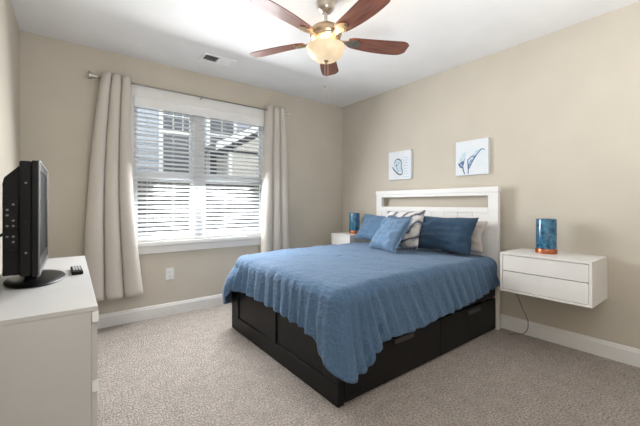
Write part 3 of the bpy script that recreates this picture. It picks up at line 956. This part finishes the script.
# ------------------------------------------------------------------ pillows
def pillow(name, bottom, top, width, thick, m, label, seed, yaw=0.0, roll=0.0, pinch=0.10, group=None, fringe=False):
    bottom, top = Vector(bottom), Vector(top)
    upv = (top - bottom)
    h = upv.length
    upv.normalize()
    wd = Vector((math.sin(yaw), -math.cos(yaw), 0)).normalized()
    wd = (wd - upv * wd.dot(upv)).normalized()
    nrm = wd.cross(upv)
    if roll:
        Rm = Matrix.Rotation(roll, 3, nrm)
        wd = Rm @ wd; upv = Rm @ upv
    c = (bottom + top) / 2
    b = nb()
    n = 34
    grids = []
    for sgn in (1, -1):
        g = []
        for j in range(n + 1):
            row = []
            for i in range(n + 1):
                u, v = -1 + 2 * i / n, -1 + 2 * j / n
                # smoother spacing to the rim
                u = math.copysign(abs(u) ** 0.85, u); v = math.copysign(abs(v) ** 0.85, v)
                px = u * (1 - pinch * (1 - v * v) * abs(u) ** 3 * 0 - pinch * (1 - abs(v)) * abs(u))
                py = v * (1 - pinch * (1 - abs(u)) * abs(v))
                z = thick / 2 * (max(0, 1 - u ** 4) ** 0.6) * (max(0, 1 - v ** 4) ** 0.6)
                z *= 0.92 + 0.2 * noise.noise(Vector((u * 1.6, v * 1.6, seed)))
                rim = (1 - u ** 6) * (1 - v ** 6)
                z += rim * 0.016 * noise.noise(Vector((u * 3.5 + v, v * 4.5, seed + 3 * sgn)))
                z += rim * 0.009 * math.sin(6 * (u * v) * 2 + seed) * abs(u * v)
                wob = 0.022 * noise.noise(Vector((u * 1.6, v * 1.6, seed + 20)))
                row.append(b.verts.new((px * width / 2, py * h / 2, sgn * z + wob)))
            g.append(row)
        grids.append(g)
        for j in range(n):
            for i in range(n):
                b.faces.new((g[j][i], g[j][i + 1], g[j + 1][i + 1], g[j + 1][i]))
    bmesh.ops.remove_doubles(b, verts=b.verts[:], dist=0.0006)
    basis = Matrix(((wd.x, upv.x, nrm.x), (wd.y, upv.y, nrm.y), (wd.z, upv.z, nrm.z))).to_4x4()
    o = obj(name, b, m, None, True, 180)
    o.matrix_world = Matrix.Translation(c) @ basis
    tag(o, label, 'pillow', group)
    if fringe:
        f = nb()
        rnd = random.Random(3)
        for e in range(4):
            for k in range(44):
                t = -1 + 2 * (k + 0.5) / 44
                L = 0.024 + rnd.random() * 0.014
                d = (rnd.random() - 0.5) * 0.012
                k2 = 1 - pinch * (1 - abs(t))
                if e == 0: p, q = Vector((t * width / 2, k2 * h / 2, 0)), Vector((t * width / 2 + d, k2 * h / 2 + L, d))
                if e == 1: p, q = Vector((t * width / 2, -k2 * h / 2, 0)), Vector((t * width / 2 + d, -k2 * h / 2 - L * 0.4, d))
                if e == 2: p, q = Vector((k2 * width / 2, t * h / 2, 0)), Vector((k2 * width / 2 + L, t * h / 2 + d, d))
                if e == 3: p, q = Vector((-k2 * width / 2, t * h / 2, 0)), Vector((-k2 * width / 2 - L, t * h / 2 + d, d))
                wob = 0.022 * noise.noise(Vector((p.x / width * 3.2, p.y / h * 3.2, seed + 20)))
                p.z += wob; q.z += wob
                tube(f, [p, q], 0.003, 4)
        fo = obj('fringe', f, m, None)
        fo.parent = o
    return o
pillow('pillow', (3.00, 2.86, 0.752), (3.185, 2.84, 1.075), 0.66, 0.16, 'blue_pillow', 'plain mid blue pillow at the left end of the headboard', 2.0)
pillow('pillow', (3.12, 1.84, 0.755), (3.215, 1.84, 1.06), 0.62, 0.11, 'gray_pillow', 'pale greige pillow behind the dark blue pillow at the right end', 5.0)
pillow('pillow', (2.92, 1.875, 0.752), (3.08, 1.875, 1.095), 0.66, 0.17, 'dark_pillow', 'deep navy blue pillow leaning in front of the greige pillow', 8.0)
pillow('throw_pillow', (2.80, 2.30, 0.75), (3.00, 2.335, 1.15), 0.50, 0.14, 'leaf_pillow', 'white and grey leaf patterned pillow between the blue pillows', 11.0, yaw=0.1)
pillow('throw_pillow', (2.54, 2.29, 0.755), (2.76, 2.24, 1.075), 0.41, 0.15, 'light_pillow', 'light blue square throw pillow with fringed edges in front', 14.0, yaw=-0.22, fringe=True)

# ------------------------------------------------------------------ floating drawer units
def nightstand(y0, y1, label):
    x0, x1, z0, z1 = 2.965, XR - 0.0005, 0.475, 0.807
    t = thing('nightstand', ((x0 + x1) / 2, (y0 + y1) / 2, z0), label, 'nightstand', None)
    w = 0.018
    b = nb()
    box(b, x0, x1, y0, y1, z1 - w, z1, 0.0015); box(b, x0, x1, y0, y1, z0, z0 + w, 0.0015)
    box(b, x0, x1, y0, y0 + w, z0 + w, z1 - w, 0.001); box(b, x0, x1, y1 - w, y1, z0 + w, z1 - w, 0.001)
    box(b, x1 - 0.01, x1, y0 + w, y1 - w, z0 + w, z1 - w)
    obj('carcass', b, 'white_lacquer', t)
    zm = (z0 + z1) / 2 + 0.01
    for za, zb in ((z0 + w + 0.003, zm - 0.003), (zm + 0.003, z1 - w - 0.004)):
        b = nb(); box(b, x0 + 0.004, x0 + 0.022, y0 + w + 0.003, y1 - w - 0.003, za, zb, 0.0015)
        box(b, x0 + 0.022, x1 - 0.05, y0 + w + 0.02, y1 - w - 0.02, za + 0.012, zb - 0.03)
        obj('drawer', b, 'white_lacquer', t)
    return t
nightstand(0.672, 1.303, 'white wall hung two drawer unit to the right of the bed')
nightstand(3.225, 3.615, 'white wall hung drawer unit in the corner left of the bed')

def lamp(x, y, label):
    z = 0.8075
    t = thing('table_lamp', (x, y, z), label, 'lamp', None)
    obj('base', lathe(nb(), [(0.01, z), (0.078, z), (0.079, z + 0.004), (0.079, z + 0.036), (0.076, z + 0.040), (0.01, z + 0.041)], (x, y, 0), 36), 'copper', t, True)
    obj('lamp_shade', lathe(nb(), [(0.066, z + 0.041), (0.0735, z + 0.041), (0.0745, z + 0.05), (0.0745, z + 0.285), (0.0725, z + 0.29), (0.066, z + 0.29), (0.066, z + 0.05)], (x, y, 0), 40), 'lamp_glass', t, True)
    obj('bulb', lathe(nb(), [(0.012, z + 0.041), (0.012, z + 0.09), (0.022, z + 0.115), (0.028, z + 0.14), (0.02, z + 0.165), (0.004, z + 0.172)], (x, y, 0), 16), 'plastic_white', t, True)
    return t
lamp(3.21, 1.035, 'blue mosaic cylinder lamp on the right wall unit')
lamp(3.21, 3.395, 'blue mosaic cylinder lamp on the far corner unit')

b = nb()
pts = [(3.372, 1.345, 0.47), (3.385, 1.345, 0.40), (3.385, 1.30, 0.275), (3.384, 1.245, 0.155), (3.371, 1.232, 0.10), (3.368, 1.24, 0.05), (3.35, 1.27, 0.012), (3.32, 1.31, 0.006), (3.25, 1.35, 0.006)]
sm = []
for i in range(len(pts) - 1):
    p0, p1, p2, p3 = [Vector(pts[max(0, min(len(pts) - 1, i + k))]) for k in (-1, 0, 1, 2)]
    for j in range(6):
        t_ = j / 6
        sm.append(0.5 * ((2 * p1) + (-p0 + p2) * t_ + (2 * p0 - 5 * p1 + 4 * p2 - p3) * t_ * t_ + (-p0 + 3 * p1 - 3 * p2 + p3) * t_ ** 3))
sm.append(Vector(pts[-1]))
tag(obj('power_cord', tube(nb(), sm, 0.0028, 6), 'cord', None, True), 'thin dark cord hanging below the right wall unit onto the carpet', 'cord')

# ------------------------------------------------------------------ framed canvases
def art(y0, y1, z0, z1, label):
    d = 0.035
    t = thing('wall_picture', (XR, (y0 + y1) / 2, z0), label, 'picture', None)
    b = nb(); box(b, XR - d, XR - 0.0005, y0, y1, z0, z1, 0.002)
    obj('canvas', b, 'canvas', t)
    return t
def stroke(bm, y0, y1, z0, z1, pts, w, dpt):
    """a painted stroke: thin raised ribbon on the canvas; pts in 0..1 seen from the front, left to right"""
    P = []
    for u, v in pts:
        P.append(Vector((XR - 0.035 - dpt, y1 + (y0 - y1) * u, z0 + (z1 - z0) * v)))
    Q = []
    for i in range(len(P) - 1):
        p0, p1, p2, p3 = [P[max(0, min(len(P) - 1, i + k))] for k in (-1, 0, 1, 2)]
        for j in range(6):
            t_ = j / 6
            Q.append(0.5 * ((2 * p1) + (-p0 + p2) * t_ + (2 * p0 - 5 * p1 + 4 * p2 - p3) * t_ * t_ + (-p0 + 3 * p1 - 3 * p2 + p3) * t_ ** 3))
    Q.append(P[-1])
    prev = None
    for i, q in enumerate(Q):
        dd = (Q[min(i + 1, len(Q) - 1)] - Q[max(i - 1, 0)]).normalized()
        side = Vector((0, -dd.z, dd.y))
        ww = w * (0.45 + 0.55 * math.sin(PI * (0.12 + 0.76 * i / (len(Q) - 1))))
        a, c = bm.verts.new(q + side * ww), bm.verts.new(q - side * ww)
        if prev: bm.faces.new((prev[0], a, c, prev[1]))
        prev = (a, c)
def patch(bm, y0, y1, z0, z1, pts, dpt):
    vs = [bm.verts.new((XR - 0.035 - dpt, y1 + (y0 - y1) * u, z0 + (z1 - z0) * v)) for u, v in pts]
    bm.faces.new(vs)

A1 = (2.535, 2.895, 1.540, 1.905)
a1 = art(*A1, 'small square picture of an ink butterfly wing left of the lily picture')
b = nb(); patch(b, *A1, [(0.22, 0.42), (0.26, 0.55), (0.36, 0.68), (0.50, 0.70), (0.60, 0.62), (0.62, 0.45), (0.60, 0.28), (0.48, 0.24), (0.36, 0.30)], 0.0006)
obj('wing_wash', b, 'ink_pale', a1)
b = nb()
stroke(b, *A1, [(0.18, 0.46), (0.24, 0.38), (0.34, 0.28), (0.46, 0.19), (0.58, 0.17), (0.64, 0.25)], 0.009, 0.0012)
stroke(b, *A1, [(0.28, 0.58), (0.33, 0.68), (0.43, 0.72), (0.54, 0.68), (0.60, 0.58)], 0.007, 0.0012)
stroke(b, *A1, [(0.60, 0.58), (0.58, 0.44), (0.62, 0.32), (0.64, 0.24)], 0.006, 0.0012)
stroke(b, *A1, [(0.40, 0.66), (0.38, 0.48), (0.46, 0.26)], 0.003, 0.0012)
stroke(b, *A1, [(0.26, 0.50), (0.40, 0.50), (0.52, 0.62)], 0.003, 0.0012)
obj('wing_outline', b, 'ink_black', a1)
b = nb()
stroke(b, *A1, [(0.655, 0.04), (0.655, 0.96)], 0.0012, 0.0012)
for i in range(8):
    stroke(b, *A1, [(0.69, 0.08 + i * 0.095), (0.80, 0.085 + i * 0.095), (0.92 - 0.03 * (i % 3), 0.08 + i * 0.095)], 0.0022, 0.0012)
obj('script_lines', b, 'ink_blue', a1)

A2 = (1.590, 1.942, 1.532, 1.900)
a2 = art(*A2, 'square picture of two blue lilies above the right end of the headboard')
b = nb()
patch(b, *A2, [(0.10, 0.36), (0.14, 0.50), (0.22, 0.62), (0.32, 0.70), (0.35, 0.62), (0.32, 0.48), (0.25, 0.30), (0.20, 0.22)], 0.0006)
patch(b, *A2, [(0.40, 0.46), (0.52, 0.56), (0.64, 0.68), (0.80, 0.73), (0.93, 0.64), (0.78, 0.66), (0.66, 0.52), (0.52, 0.34), (0.42, 0.20)], 0.0006)
obj('petal_wash', b, 'ink_pale', a2)
b = nb()
patch(b, *A2, [(0.10, 0.35), (0.16, 0.36), (0.24, 0.43), (0.30, 0.50), (0.29, 0.40), (0.24, 0.24), (0.18, 0.24)], 0.0010)
patch(b, *A2, [(0.40, 0.30), (0.46, 0.40), (0.60, 0.53), (0.66, 0.55), (0.55, 0.38), (0.46, 0.22), (0.42, 0.18)], 0.0010)
obj('petal_shade', b, 'ink_blue', a2)
b = nb()
stroke(b, *A2, [(0.24, 0.26), (0.25, 0.16), (0.30, 0.03)], 0.006, 0.0016)
stroke(b, *A2, [(0.39, 0.46), (0.40, 0.28), (0.41, 0.14), (0.40, 0.03)], 0.006, 0.0016)
stroke(b, *A2, [(0.09, 0.36), (0.16, 0.26), (0.23, 0.22)], 0.008, 0.0016)
stroke(b, *A2, [(0.43, 0.18), (0.54, 0.38), (0.66, 0.56), (0.80, 0.70), (0.90, 0.68)], 0.005, 0.0016)
stroke(b, *A2, [(0.15, 0.34), (0.24, 0.40), (0.24, 0.28)], 0.008, 0.0016)
stroke(b, *A2, [(0.40, 0.44), (0.50, 0.52), (0.62, 0.53)], 0.005, 0.0016)
obj('stem_strokes', b, 'ink_dark', a2)
